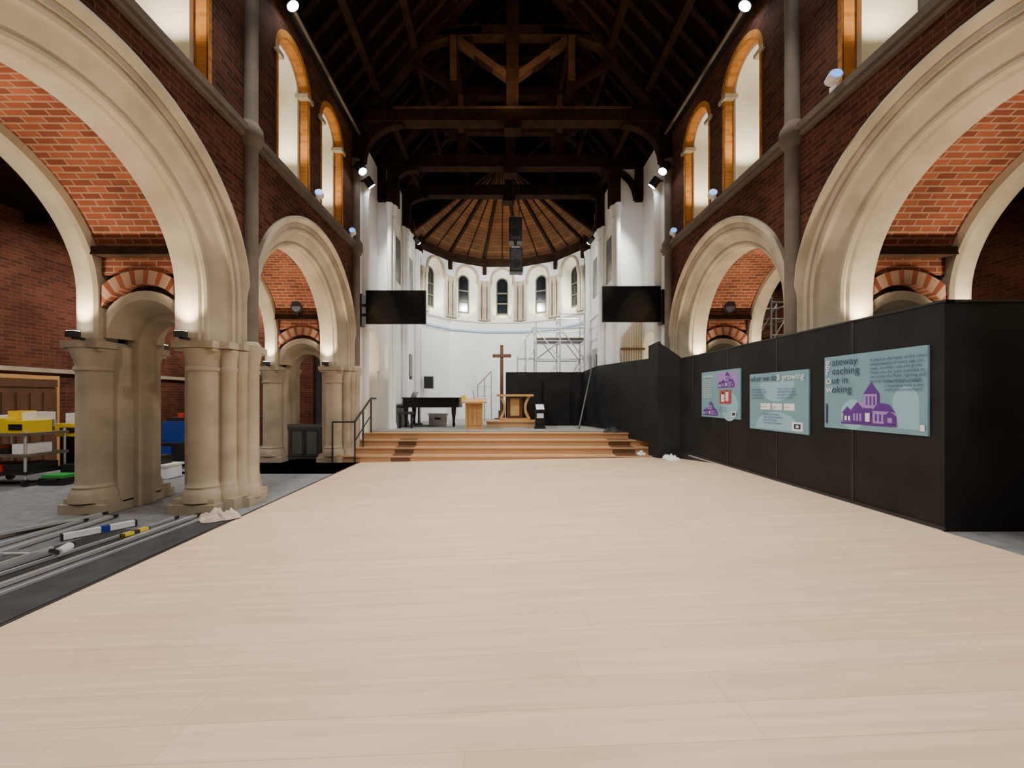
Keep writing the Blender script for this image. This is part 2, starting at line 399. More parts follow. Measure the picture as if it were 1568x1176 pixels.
for TY in(9.7,11.6):
    n=2.0 if TY<10 else 1.6
    for s in(-1,1):
        b.beam((XC+s*1.45,TY,10.5),(XC+s*1.45,TY+n,10.5),.12,.14,BEAM)
        b.beam((XC+s*2.3,TY,9.7),(XC+s*2.3,TY+n,9.7),.12,.14,BEAM)
        b.beam((XC+s*3.0,TY,8.5),(XC+s*3.0,TY+n,8.5),.12,.14,BEAM)
b.box(XC-.07,XC+.07,9.7,13.2,9.3,9.45,BEAM)
b.done()
# ------------------------------------------------------------ chancel walls
CL,CR=-3.25,3.50
AX,AY,AR=.12,14.2,3.4
for side,mp,xj in(('left',mL,CL),('right',mR,CR)):
    w=B('wall_chancel_'+side)
    yc=10.95; r=.55
    pts=[(10.05,.0),(yc-r,.0)]+[(yc+r*math.cos(pi-pi*i/16),2.8+r*math.sin(pi-pi*i/16)) for i in range(17)]+[(yc+r,0),(11.6,0)]
    w.strip(pts,EAVE,0,.5,mp,PLASTER,PLASTER,PLASTERC)
    w.arch([(.66,-.05),(.56,-.05),(.55,.0),(.66,.0)],mp,yc,2.8,2.3,PLASTERC,18)
    xo=mp(0,.5,0)[0]
    a,c=sorted((xo,xj))
    w.box(a,c,11.6,15.4,0,EAVE,PLASTER)
    s=1 if side=='left' else -1
    w.box(*sorted((xj,xj+s*.08)),11.6,15.4,4.45,4.55,PLASTER)
    w.box(*sorted((xj,xj+s*.03)),14.1,14.5,2.2,3.1,GLASSD)
    for y in(11.62,13.2,15.2):
        for dx,dy,rr in((0,0,.13),(.0,-.2,.07),(.0,.2,.07)):
            w.lathe(xj+s*.04,y+dy,[(rr*1.3,.6),(rr*1.3,.7),(rr,.8),(rr,6.75),(rr*1.2,6.8),(rr,6.86),(rr*1.5,7.1),(rr*1.5,7.18),(0,7.18)],PLASTER,14)
        w.box(*sorted((xj-s*.05,xj+s*.26)),y-.14,y+.14,7.18,EAVE,BEAM)
    w.lathe(mp(10.35,-.05,0)[0],10.35,[(.1,.6),(.1,6.75),(.12,6.8),(.1,6.86),(.16,7.1),(.16,7.2),(0,7.2)],PLASTER,14)
    for y in(12.4,14.2):
        mj=lambda u,d,z:(xj+s*d,u,z)
        w.arch([(.42,.0),(.42,.05),(.34,.05),(.34,.0)],mj,y,6.6,5.2,PLASTERC,14)
        w.box(y-.34,y+.34,.005,.012,5.2,6.6,GLASSG,mj)
    w.done()
angs=[-56,-28,0,28,56]
aw=B('wall_apse')
winspots=[]
for k,an in enumerate(angs):
    th=math.radians(an); 
    half=AR*math.sin(math.radians(14))
    rad=AR*math.cos(math.radians(14))
    ox,oy=AX+rad*math.sin(th),AY+rad*math.cos(th)
    tx,ty=math.cos(th),-math.sin(th); nx_,ny_=math.sin(th),math.cos(th)
    def fm(u,d,z,ox=ox,oy=oy,tx=tx,ty=ty,nx_=nx_,ny_=ny_): return (ox+tx*u+nx_*d,oy+ty*u+ny_*d,z)
    aw.box(-half,half,0,.4,.0,4.95,PLASTER,fm)
    R=.44; zs=6.80
    pts=[(-half,4.95),(-R,4.95)]+[(R*math.cos(pi-pi*i/16),zs+R*math.sin(pi-pi*i/16)) for i in range(17)]+[(R,4.95),(half,4.95)]
    aw.strip(pts,7.5,0,.05,fm,PLASTER,PLASTER,PLASTERC)
    def outl(r,sill,zs):
        return [(-r,sill)]+[(r*math.cos(pi-pi*i/16),zs+r*math.sin(pi-pi*i/16)) for i in range(17)]+[(r,sill)]
    A=outl(.44,4.95,zs);C=outl(.26,5.3,6.72)
    for i in range(len(A)):
        j=(i+1)%len(A)
        aw.face([fm(A[i][0],.05,A[i][1]),fm(A[j][0],.05,A[j][1]),fm(C[j][0],.38,C[j][1]),fm(C[i][0],.38,C[i][1])],PLASTERC)
    aw.arch([(.54,-.05),(.48,-.08),(.44,-.02),(.44,.03),(.54,.03)],fm,0,zs,6.6,STONE,18)
    aw.box(-half,half,-.06,0,4.42,4.50,PBLUE2,fm)
    aw.box(-half,half,-.05,0,4.86,4.94,PLASTERC,fm)
    for u in(-.60,.60,-half+.06,half-.06):
        p=fm(u,-.06,0)
        aw.lathe(p[0],p[1],[(.08,4.94),(.08,5.0),(.055,5.05),(.055,6.35),(.07,6.38),(.06,6.42),(.10,6.55),(.10,6.62),(0,6.62)],STONE,12)
        aw.box(u-.09,u+.09,-.12,0,6.62,6.70,STONE,fm)
    aw.box(-half,half,-.10,.05,7.36,7.62,BEAM,fm)
    aw.box(-half,half,-.18,.0,7.52,7.66,BEAM,fm)
    aw.box(half-.06,half+.06,-.14,0,7.0,7.4,BEAM,fm)
    g=B('window_%d'%(k+1))
    g.box(-.30,.30,.40,.43,5.2,7.12,GLASSD,fm)
    g.arch([(.27,.36),(.22,.36),(.22,.40),(.27,.40)],fm,0,6.72,5.3,GLASSO,14)
    g.box(-.25,.25,.35,.38,5.28,5.36,GLASSO,fm); g.box(-.25,.25,.35,.38,5.78,5.84,GLASSO,fm); g.box(-.25,.25,.35,.38,6.25,6.31,GLASSO,fm)
    g.done()
    winspots.append((fm(0,-.02,5.05),fm(0,.3,6.6)))
aw.done()
b=B('wall_hatch')
b.box(-2.95,-2.6,15.3,15.36,1.9,2.35,BLK); b.box(-2.98,-2.57,15.33,15.38,1.87,2.38,ALU); b.done()
b=B('ceiling_apse')
ap=(AX,14.5,10.3)
cor=[]
for an in(-70,-42,-14,14,42,70):
    th=math.radians(an); cor.append((AX+(AR+.1)*math.sin(th),AY+(AR+.1)*math.cos(th),7.62))
cor=[(CL-.1,14.45,7.62)]+cor+[(CR+.1,14.45,7.62)]
for a,c in zip(cor[:-1],cor[1:]):
    L=math.dist(a,c); H=math.dist(a,ap)
    b.face([a,c,ap],APSEW,[(0,0),(L,0),(L/2,H)])
for a in cor:
    b.beam((a[0],a[1],a[2]-.02),(ap[0],ap[1],ap[2]-.03),.12,.14,BEAM)
for a,c in zip(cor[1:-2],cor[2:-1]):
    mx=tuple((p+q)/2 for p,q in zip(a,c)); b.beam(mx,(ap[0],ap[1],ap[2]-.02),.04,.05,BEAM)
for f in(.72,):
    for a,c in zip(cor[:-1],cor[1:]):
        A=Vector(a).lerp(Vector(ap),f);C=Vector(c).lerp(Vector(ap),f); b.beam(A,C,.10,.14,BEAM)
b.face([(CL-.1,14.47,7.62),(AX,14.47,10.3),(XC,14.47,13.1),(WL-.6,14.47,8.2),(WL-.6,14.47,7.62)],ROOF)
b.face([(CR+.1,14.47,7.62),(WR+.6,14.47,7.62),(WR+.6,14.47,8.2),(XC,14.47,13.1),(AX,14.47,10.3)],ROOF)
b.done()
# ------------------------------------------------------------ stage and steps
st=B('stage_steps')
for i in range(4):
    y=9.2+.35*i; z=.15*(i+1)
    xl=-3.86 if i==0 else (-3.74 if i==1 else WL+.02)
    st.box(xl,WR-.18,y,10.7 if i>1 else y+.5,z-.15 if i else -.003,z-.03,OAK)
    st.box(xl-.02,WR-.16,y-.03,10.7 if i>1 else y+.5,z-.03,z,OAK)
    if i<3:
        for xa,xb in((-2.55,-2.1),(2.75,3.3)):
            st.box(xa,xb,y-.012,y,z-.13,z-.05,OAKD)
            st.box(xa,xb,y+.02,y+.3,z-.001,z+.004,OAKD)
st.done()
b=B('floor_stage')
b.poly([(WL,10.6),(WR,10.6),(WR,11.6),(CR,11.6),(CR,15.4),(3.3,15.4),(2.4,16.7),(.9,17.55),(-.7,17.55),(-2.2,16.7),(-3.1,15.4),(CL,15.4),(CL,11.6),(WL,11.6)],.3,.6,STAGEC)
b.done()
b=B('stage_dais')
b.box(-.40,1.25,12.1,12.95,.6,.76,OAK); b.box(-.42,1.27,12.08,12.95,.76,.80,OAKL); b.done()
# ------------------------------------------------------------ hoarding
HX=4.02;HY=3.54;HT=2.37
h=B('site_hoarding')
h.box(HX,HX+.06,HY,8.75,zf(HX,5)-.25,HT,BLACK)
h.box(HX+.06,6.0,HY,HY+.06,.2,HT,BLACK)
for k in range(1,5):
    y=HY+1.22*k-.3
    h.box(HX-.004,HX,y-.012,y+.012,.12,HT,BLK)
h.box(HX-.012,HX+.0,HY-.012,8.75,.2,.34,BLK)
h.box(HX-.02,HX-.008,HY,8.3,.285,.305,ALU) 
h.box(HX-.012,HX+.075,HY-.015,8.75,HT,HT+.02,BLK)
h.box(HX,6.0,HY-.015,HY+.075,HT,HT+.02,BLK)
h.done()
h=B('stage_hoarding')
def panel(p,q,z0,z1,z2=None,t=.06):
    z2=z2 or z1
    p=Vector(p);q=Vector(q); d=(q-p).normalized(); n=Vector((-d.y,d.x))*t
    A=[(p.x,p.y),(q.x,q.y),(q.x+n.x,q.y+n.y),(p.x+n.x,p.y+n.y)]; T=[z1,z2,z2,z1]
    bt=[(x,y,z0) for x,y in A]; tp=[(x,y,t_) for (x,y),t_ in zip(A,T)]
    h.face(bt[::-1],BLACK);h.face(tp,BLACK)
    for i in range(4):
        j=(i+1)%4; h.face([bt[i],bt[j],tp[j],tp[i]],BLACK)
panel((.27,13.0),(2.75,13.0),.6,2.37)
panel((.27,13.0),(.27,13.6),.6,2.37)
panel((1.45,12.9),(2.3,12.9),.6,2.1)
panel((2.75,13.0),(3.0,12.0),.6,2.38,2.5)
panel((3.0,12.0),(3.55,9.35),.45,2.5,2.45)
panel((3.55,9.35),(3.62,8.95),.1,2.75,2.8)
panel((3.62,8.95),(4.03,8.72),.05,2.8,2.42)
h.beam((2.9,12.3,2.45),(2.35,11.6,.6),.04,.04,BLK)
h.done()
def poster(name,ya,yb,z0,z1,fn):
    e=empty(name)
    p=B('board',e)
    X=HX-.022
    W=ya-yb;H=z1-z0
    p.box(X,HX-.001,yb,ya,z0,z1,PBLUE)
    lay=[0]
    def shp(pts,mat):
        lay[0]+=.00025
        p.face([(X-.001-lay[0],ya-u*W,z0+v*H) for u,v in pts],mat)
    def rect(u0,v0,u1,v1,mat): shp([(u0,v0),(u1,v0),(u1,v1),(u0,v1)],mat)
    def txt(s,u,v,size,mat=WHITE):
        c=bpy.data.curves.new('text','FONT'); c.body=s; c.size=size; c.materials.append(mat); c.space_line=1.05
        o=bpy.data.objects.new('text',c); bpy.context.collection.objects.link(o); o.parent=e
        o.matrix_world=Matrix(((0,0,-1,X-.016),(-1,0,0,ya-u*W),(0,1,0,z0+v*H),(0,0,0,1)))
    def circ(cu,cv,ru,rv,mat,n=28,a0=0,a1=2*pi): shp([(cu+ru*math.cos(a0+(a1-a0)*i/n),cv+rv*math.sin(a0+(a1-a0)*i/n)) for i in range(n+(0 if a1-a0>6.2 else 1))],mat)
    fn(shp,rect,txt,circ); p.done(merge=False)
    return e
def church(shp,rect,u,v,s,sv):
    r=lambda a,b_,c,d,m:rect(u+a*s,v+b_*sv,u+c*s,v+d*sv,m)
    q=lambda pts,m:shp([(u+a*s,v+b_*sv) for a,b_ in pts],m)
    q([(-.02,0),(1,0),(.98,.2),(.95,.35),(.80,.42),(.5,.4),(.15,.38),(.02,.2)],PLIL)
    r(.03,.05,.2,.28,PPUR);q([(.0,.28),(.115,.46),(.23,.28)],PPUR)
    r(.06,.08,.10,.2,WHITE);r(.13,.08,.17,.2,WHITE)
    r(.2,.02,.42,.36,PPUR);q([(.18,.36),(.31,.58),(.44,.36)],PPUR)
    q([(.31,.58),(.44,.36),(.66,.36),(.56,.58)],PLIL)
    r(.42,.02,.58,.45,PPUR)
    for k in range(3): r(.23+k*.06,.08,.265+k*.06,.28,PLIL)
    r(.44,.42,.68,.80,PLIL);q([(.42,.78),(.56,1.08),(.70,.78)],PPUR); r(.66,.42,.70,.80,PPUR)
    for k in range(3): r(.47+k*.065,.5,.50+k*.065,.72,PPUR)
    r(.6,.05,.92,.36,PLIL);q([(.58,.36),(.68,.56),(.86,.52),(.96,.34)],PPUR)
    for k in range(4): r(.63+k*.07,.1,.665+k*.07,.28,PPUR)
    q([(.78,.05),(.97,.05),(.97,.24),(.875,.36),(.78,.24)],PPUR); r(.84,.08,.91,.2,PLIL)
    r(.46,.08,.54,.3,WHITE)
    r(.0,-.01,.98,.04,PPUR)
def p1(shp,rect,txt,circ):
    circ(.75,.25,.2,.3,PBLUE2)
    rect(.45,.62,.95,.96,PLIL); church(shp,rect,.47,.64,.42,.30)
    rect(.52,.30,.80,.58,PRED); rect(.56,.34,.64,.5,CLOTHW); rect(.67,.36,.74,.55,CLOTHW); circ(.6,.52,.03,.03,OAKD,12); circ(.71,.565,.025,.025,OAKD,12)
    church(shp,rect,.05,.05,.42,.28)
    txt('Our building',.07,.88,.07)
    txt('The restoration of\nour church will give\nthe town a warm and\nflexible home for\nworship, music and\ncommunity events.\nWork is under way\nand we hope to open\nour doors soon.',.07,.80,.038)
    txt('Find out more\nand follow our\nprogress online',.53,.22,.036,NAVY); rect(.82,.05,.93,.15,WHITE); rect(.84,.07,.91,.13,NAVY)
def p2(shp,rect,txt,circ):
    circ(.5,.84,.30,.34,PBLUE2,28,pi,2*pi); circ(.5,.03,.38,.30,PBLUE2,28,0,pi)
    txt('what we do',.03,.86,.125,NAVY); txt('& growing',.52,.86,.125,WHITE)
    txt('Sunday services at\n9.15, 11.00 and 6.30\nwith groups for all\nages every week',.06,.70,.040,NAVY); txt('Music, lunches, talks\nand support through\nthe week for everyone\nin the town centre',.54,.70,.040,NAVY)
    rect(.22,.36,.40,.47,WHITE); rect(.43,.36,.60,.47,WHITE); rect(.63,.36,.80,.47,WHITE)
    txt('welcome',.24,.40,.035,NAVY);txt('gather',.46,.40,.035,NAVY);txt('serve',.66,.40,.035,NAVY)
    txt('Children and families\nYouth work and students\nCare and listening\nPartnership in the town',.28,.27,.040,NAVY); rect(.76,.04,.92,.18,WHITE); rect(.79,.07,.89,.15,NAVY); rect(.82,.09,.86,.13,WHITE)
def p3(shp,rect,txt,circ):
    circ(.83,.36,.11,.20,PBLUE2,28,0,pi); rect(.72,.06,.94,.36,PBLUE2)
    circ(.33,.20,.13,.2,PBLUE2)
    church(shp,rect,.21,.08,.56,.50)
    for i,(a,t) in enumerate((('g','ateway'),('r','eaching'),('o','ut in'),('w','oking'))):
        txt(a,.03,.87-.125*i,.14,WHITE); txt(t,.105,.87-.125*i,.12,NAVY)
    txt('A place at the heart of the town\nwhere people of every age can\nmeet, worship, rest and grow.\nThank you for your patience as\nwe renew the floor, lighting and\nheating of this historic church.',.52,.88,.043,NAVY)
    txt('Come in and see what\nis happening here as the\nwork nears completion.',.66,.60,.038,NAVY)
    rect(.025,.06,.045,.34,NAVY); rect(.95,.05,.985,.12,WHITE)
poster('information_poster',7.75,6.51,1.145,2.005,p1)
poster('information_poster',6.26,5.07,1.025,1.88,p2)
poster('information_poster',4.82,3.66,1.145,2.0,p3)
# ------------------------------------------------------------ TVs
for xa,xb,za,zb,wx in((-3.42,-1.88,3.40,4.26,WL),(2.62,4.12,3.45,4.37,WR)):
    e=B('wall_television')
    y=10.0
    e.box(xa,xb,y,y+.05,za,zb,BLK); e.box(xa+.02,xb-.02,y-.006,y,za+.02,zb-.02,SCREEN)
    xm=(xa+xb)/2
    s=1 if wx<0 else -1
    e.box(xm-.3,xm+.3,y+.05,y+.1,za+.2,zb-.2,BLK)
    e.beam((xm,y+.09,za+.5),(wx,y+.12,za+.5),.06,.06,BLK); e.beam((xm,y+.09,za+.25),(wx,y+.12,za+.25),.06,.06,BLK)
    e.box(*sorted((wx,wx+s*.1)),y-.05,y+.2,za-.05,zb-.1,BLK)
    e.done()
s_=B('hanging_loudspeaker')
for z0,z1,x0,x1 in((6.12,6.82,.28,.66),(5.22,5.92,.30,.68)):
    s_.box(x0,x1,11.5,11.8,z0,z1,BLK); s_.box(x0+.03,x1-.03,11.485,11.5,z0+.04,z1-.04,MATB)
    s_.cyl(((x0+x1)/2,11.48,z0+.25),((x0+x1)/2,11.47,z0+.25),.12,BLK)
s_.cyl((.38,11.65,6.7),(.38,11.65,8.28),.01,BLK,6); s_.cyl((.58,11.65,6.7),(.58,11.65,8.28),.01,BLK,6); s_.box(.3,.66,11.6,11.7,6.82,6.88,ALU)
s_.box(.43,.51,11.6,11.7,5.9,6.14,BLK); s_.box(.36,.6,11.52,11.7,5.92,5.98,ALU)
s_.done()
c=B('wooden_cross')
c.box(.02,.15,15.5,15.6,1.0,3.62,OAKD); c.box(-.28,.46,15.48,15.58,3.12,3.25,OAKD)
c.box(-.2,.38,15.35,15.75,.6,.72,OAKD); c.box(-.05,.22,15.42,15.68,.72,1.02,OAKD)
c.beam((.085,15.38,.68),(.085,15.52,1.5),.05,.05,OAKD); c.done()
l=B('lectern')
l.box(-1.0,-.48,11.3,11.75,.6,.66,OAKL); l.box(-.96,-.52,11.34,11.7,.66,1.38,OAKL)
l.box(-.99,-.93,11.31,11.37,.66,1.38,OAKL); l.box(-.55,-.49,11.31,11.37,.66,1.38,OAKL)
for k in range(3): l.box(-.9+k*.13,-.8+k*.13,11.325,11.34,.72,1.3,OAKL)
l.face([(-1.1,11.2,1.40),(-.38,11.2,1.40),(-.38,11.8,1.52),(-1.1,11.8,1.52)],OAKL); l.box(-1.1,-.38,11.2,11.8,1.36,1.40,OAKL)
l.beam((-.74,11.5,1.5),(-.78,11.4,1.72),.012,.012,BLK); l.box(-1.12,-1.0,11.45,11.6,1.45,1.58,YEL); l.done()
l=B('communion_table')
l.box(-.10,1.06,12.2,12.8,1.56,1.63,OAKL); l.box(.0,.96,12.25,12.75,.80,.87,OAKL)
for s,x0 in((1,.02),(-1,.94)):
    pts=[(x0+s*.14*math.sin(i/8*pi),12.28,.85+.73*i/8) for i in range(9)]
    l.path(pts,.07,.08,OAKL); l.path([(p[0],12.7,p[2]) for p in pts],.07,.08,OAKL)
l.box(.24,.72,12.34,12.64,.85,1.56,OAKD); l.box(.34,.62,12.32,12.34,.95,1.5,OAKL); l.done()
l=B('black_display_plinth')
l.box(1.04,1.36,11.55,11.88,.6,.66,BLK); l.box(1.07,1.33,11.58,11.85,.66,1.13,BLACK)
l.face([(1.08,11.53,1.17),(1.32,11.53,1.17),(1.32,11.8,1.32),(1.08,11.8,1.32)],WHITE); l.box(1.05,1.35,11.55,11.87,1.10,1.14,BLK); l.box(1.17,1.23,11.6,11.8,1.14,1.20,BLK)
l.face([(1.10,11.572,.92),(1.30,11.572,.92),(1.30,11.572,1.06),(1.10,11.572,1.06)],WHITE);l.done()
p=B('grand_piano')
out=[(-2.97,12.0),(-2.97,13.45),(-2.3,13.45)]
for i in range(11):
    t=i/10; out.append((-2.3+1.05*t,13.45-.62*(.5-.5*math.cos(pi*t))))
out+=[(-1.2,12.65),(-1.18,12.35),(-1.3,12.08),(-1.5,12.0)]
p.poly(out,1.22,1.50,GLOSS)
cx=sum(o[0] for o in out)/len(out);cy=sum(o[1] for o in out)/len(out)
p.poly([(cx+(x-cx)*1.03,cy+(y-cy)*1.03) for x,y in out],1.50,1.53,GLOSS)
p.box(-3.14,-2.95,12.02,13.43,1.2,1.3,GLOSS); p.box(-3.12,-2.97,12.1,13.35,1.30,1.32,WHITE)
for i in range(18): p.box(-3.08,-2.99,12.13+i*.067,12.16+i*.067,1.32,1.335,BLK)
p.face([(-2.8,12.3,1.53),(-2.8,13.2,1.53),(-2.72,13.2,1.72),(-2.72,12.3,1.72)],GLOSS)
for x,y in((-2.9,12.15),(-2.9,13.3),(-1.45,12.4)):
    p.lathe(x,y,[(.05,.64),(.045,.7),(.04,.8),(.07,1.05),(.08,1.22)],GLOSS,12); p.cyl((x-.03,y,.63),(x+.03,y,.63),.03,BLK)
p.beam((-2.6,12.7,1.22),(-2.6,12.7,.68),.06,.2,GLOSS); p.box(-2.72,-2.5,12.58,12.82,.64,.70,GLOSS)
p.done()
b=B('piano_stool'); b.box(-3.05,-2.6,11.7,11.9,1.02,1.1,MATB)
for x in(-3.0,-2.65):
    for y in(11.73,11.87): b.cyl((x,y,.6),(x,y,1.02),.02,GLOSS,8)
b.done()
b=B('storage_box'); b.box(-2.35,-1.75,13.0,13.35,.6,.95,WHITE); b.box(-2.38,-1.72,12.98,13.37,.95,1.0,ALU); b.box(-2.15,-1.95,12.985,13.0,.8,.86,BLK); b.done()
def tube(s,a,c,r=.022): s.cyl(a,c,r,ALU,8)
s=B('scaffold_tower')
X0,X1,X2=1.3,2.15,3.02
base=.6
for x,zt in((X0,4.2),(X1,4.55),(X2,4.55)):
    for y in(13.95,14.75):
        tube(s,(x,y,base+.1),(x,y,zt),.028); s.cyl((x,y,base),(x,y,base+.1),.05,BLK,8)
    z=base+.35
    while z<zt:
        tube(s,(x,13.95,z),(x,14.75,z),.02); z+=.42
for y in(13.95,14.75):
    for z in(1.4,2.1,2.9,3.55,4.0,4.5): tube(s,(X0 if z<4.2 else X1,y,z),(X2,y,z),.02)
    for a,c in(((X0,1.4),(X1,2.9)),((X1,1.4),(X2,2.9)),((X1,2.9),(X0,4.0)),((X2,2.9),(X1,4.0)),((X0,2.9),(X1,3.55))): tube(s,(a[0],y,a[1]),(c[0],y,c[1]),.02)
s.box(X0,X2,13.98,14.7,3.55,3.60,BLK); s.box(X0,X2,13.96,13.975,3.6,3.66,STONEP)
for i,(x,zt) in enumerate(((.98,3.8),(.68,3.1))):
    for y in(14.7,15.1): tube(s,(x,y,base),(x,y,zt),.02)
    z=1.0
    while z<zt: tube(s,(x,14.7,z),(x,15.1,z),.015); z+=.3
for y in(14.7,15.1):
    tube(s,(.68,y,3.1),(.98,y,3.8),.02);tube(s,(.98,y,3.8),(1.3,y,4.2),.02)
    for z in(1.6,2.3,3.0): tube(s,(.68,y,z),(1.3,y,z),.016)
    tube(s,(.68,y,2.3),(1.3,y,3.4),.02); tube(s,(.68,y,1.6),(1.3,y,2.3),.02)
s.done()
s=B('scaffold_frame')
for x,zt in((-.85,2.0),(-.58,2.3),(-.32,2.55)):
    tube(s,(x,14.9,.6),(x,14.9,zt),.02); tube(s,(x,15.2,.6),(x,15.2,zt),.02); tube(s,(x,14.9,zt),(x,15.2,zt),.02)
for z in(1.2,1.6,1.95): tube(s,(-.85,14.9,z),(-.32,14.9,z),.016)
tube(s,(-.85,14.9,2.0),(-.32,14.9,2.55),.02); tube(s,(-.85,15.2,2.0),(-.32,15.2,2.55),.02)
s.done()
s=B('scaffold_tower')
for x in(7.35,8.05):
    for y in(10.6,11.4): tube(s,(x,y,.1),(x,y,4.25),.03); s.cyl((x,y,0),(x,y,.1),.05,BLK,8)
    z=.5
    while z<4.3: tube(s,(x,10.6,z),(x,11.4,z),.02); z+=.4
for y in(10.6,11.4):
    z=.5
    while z<4.3: tube(s,(7.35,y,z),(8.05,y,z),.022); z+=.45
    for k in range(3): tube(s,(7.35,y,.6+k*1.2),(8.05,y,1.8+k*1.2),.02)
s.box(7.35,8.05,10.65,11.35,3.2,3.25,OAKL)
s.done()
o=B('organ_pipes')
for i in range(9):
    x=3.56+.07*i; z=3.3+.75*(i/8)
    o.cyl((x,11.35,2.35),(x,11.35,z),.03,PIPE,10); o.cyl((x,11.35,2.15),(x,11.35,2.35),.01,PIPE,10,r2=.03)
o.box(3.5,4.2,11.2,11.5,.6,2.15,OAKD); o.box(3.5,4.2,11.3,11.42,2.9,2.96,OAKD); o.done()
r=B('step_handrail')
def rail(x):
    P=[(x,9.15,.95),(x,10.3,1.5),(x,10.7,1.5)]
    for a,c in zip(P[:-1],P[1:]): r.cyl(a,c,.025,BLK,10)
    r.cyl((x,9.15,.95),(x,9.15,-.0),.02,BLK,8); r.cyl((x,10.3,1.5),(x,10.3,.6),.02,BLK,8); r.cyl((x,9.7,1.21),(x,9.7,.3),.02,BLK,8)
    r.cyl((x,9.15,.5),(x,10.3,1.05),.014,BLK,8)
rail(-3.38); r.cyl((-3.38,9.15,.95),(-3.88,9.1,.95),.02,BLK,8); r.cyl((-3.88,9.1,.95),(-3.88,9.1,0),.02,BLK,8)
r.done()
g=B('timber_gate')
gx0,gx1,gy=-5.05,-4.3,9.42
g.box(gx0,gx1,gy,gy+.05,.05,.82,GATE); g.box(gx0-.03,gx1+.03,gy-.02,gy+.07,.8,.88,GATE)
for x0 in(gx0+.03,(gx0+gx1)/2+.01):
    g.box(x0,x0+.33,gy-.02,gy,.1,.76,MATB); g.box(x0+.05,x0+.28,gy-.03,gy-.015,.16,.7,GATE)
g.done()
g=B('aisle_handrail')
for y in(10.6,11.6): g.cyl((-7.3,y,0),(-7.3,y,1.0),.02,BLK,8)
g.cyl((-7.3,10.6,1.0),(-7.3,11.6,1.0),.02,BLK,8); g.cyl((-7.3,10.6,1.0),(-5.9,10.6,1.0),.02,BLK,8); g.cyl((-5.9,10.6,1.0),(-5.9,10.6,0),.02,BLK,8); g.done()
# ------------------------------------------------------------ clutter left
t=B('tool_trolley')
cx,cy=-8.55,6.95
for x in(cx-.5,cx+.5):
    for y in(cy-.3,cy+.3):
        t.cyl((x,y,.1),(x,y,.95),.02,ALU,8); t.cyl((x-.02,y,.06),(x+.02,y,.06),.06,BLK,12)
for z in(.2,.5,.86): t.box(cx-.55,cx+.55,cy-.33,cy+.33,z,z+.05,STONEP if z>.3 else BLK)
t.box(cx-.52,cx-.12,cy-.3,cy+.05,.91,1.08,YEL); t.box(cx-.47,cx-.17,cy-.31,cy-.3,.95,1.04,BLK)
t.box(cx-.1,cx+.14,cy-.28,cy+.1,.91,1.16,YEL); t.box(cx+.17,cx+.5,cy-.3,cy+.1,.91,1.12,YEL); t.box(cx+.22,cx+.45,cy-.31,cy-.3,.96,1.06,BLK)
t.box(cx-.48,cx-.2,cy-.15,cy+.2,1.08,1.2,WHITE); t.box(cx-.05,cx+.1,cy-.1,cy+.2,1.16,1.28,YEL); t.box(cx+.2,cx+.45,cy-.1,cy+.2,1.12,1.26,CLOTHW)
t.box(cx-.5,cx-.2,cy-.28,cy+.2,.25,.36,BLK); t.box(cx-.15,cx+.1,cy-.3,cy+.2,.25,.36,REDP); t.box(cx+.14,cx+.5,cy-.3,cy+.2,.25,.38,BLK)
t.box(cx-.45,cx-.1,cy-.28,cy+.1,.55,.68,ORG); t.box(cx-.05,cx+.2,cy-.3,cy+.1,.55,.64,BLK); t.box(cx+.25,cx+.5,cy-.28,cy+.1,.55,.72,WHITE)
t.done()
t=B('tool_case'); t.box(-7.95,-7.5,6.75,7.05,0,.12,BLK); t.box(-7.92,-7.53,6.77,7.03,.12,.17,GRN); t.cyl((-7.8,6.73,.1),(-7.6,6.73,.1),.02,BLK); t.box(-7.95,-7.5,7.1,7.35,0,.3,BLK); t.done()
t=B('yellow_crate'); t.box(-8.35,-7.85,7.45,7.85,0,.78,BLK); t.box(-8.4,-7.8,7.4,7.9,.78,1.02,YEL); t.box(-8.3,-7.9,7.39,7.41,.85,.95,BLK)
t.box(-8.25,-7.95,7.45,7.8,1.02,1.22,CLOTHW); t.box(-7.7,-7.4,7.5,7.8,0,.9,STONEP); t.box(-7.72,-7.38,7.48,7.82,.9,1.2,CLOTHW); t.done()
t=B('floor_scrubber')
t.poly([(-7.35,8.3),(-6.8,8.3),(-6.75,9.0),(-7.4,9.0)],.12,.55,BLK)
t.poly([(-7.28,8.45),(-6.87,8.45),(-6.85,8.95),(-7.3,8.95)],.55,1.0,BLUE); t.box(-7.22,-6.92,8.5,8.8,1.0,1.08,BLK)
t.box(-7.2,-6.95,8.28,8.3,.3,.48,BLUE)
t.cyl((-7.3,8.35,.1),(-6.85,8.35,.1),.1,BLK,16); t.cyl((-7.38,8.9,.14),(-6.78,8.9,.14),.14,BLK,16)
t.beam((-7.25,8.95,.95),(-7.25,9.2,1.25),.03,.03,BLK); t.beam((-6.9,8.95,.95),(-6.9,9.2,1.25),.03,.03,BLK); t.cyl((-7.3,9.2,1.25),(-6.85,9.2,1.25),.025,BLK,8)
t.cyl((-7.0,8.6,1.08),(-7.0,8.6,1.18),.06,REDP,12)
t.done()
t=B('storage_crate')
t.box(-6.75,-6.2,7.3,7.65,.0,.22,WHITE); t.box(-6.78,-6.17,7.28,7.67,.22,.26,CLOTHW); t.box(-6.7,-6.35,7.35,7.6,.26,.42,BLK); t.done()
t=B('vacuum_cleaner'); t.lathe(-6.75,7.0,[(.0,.06),(.16,.06),(.17,.2),(.17,.3),(.12,.36),(.0,.38)],BLK,16); t.cyl((-6.9,6.92,.06),(-6.86,6.92,.06),.06,BLK); t.cyl((-6.6,6.92,.06),(-6.64,6.92,.06),.06,BLK)
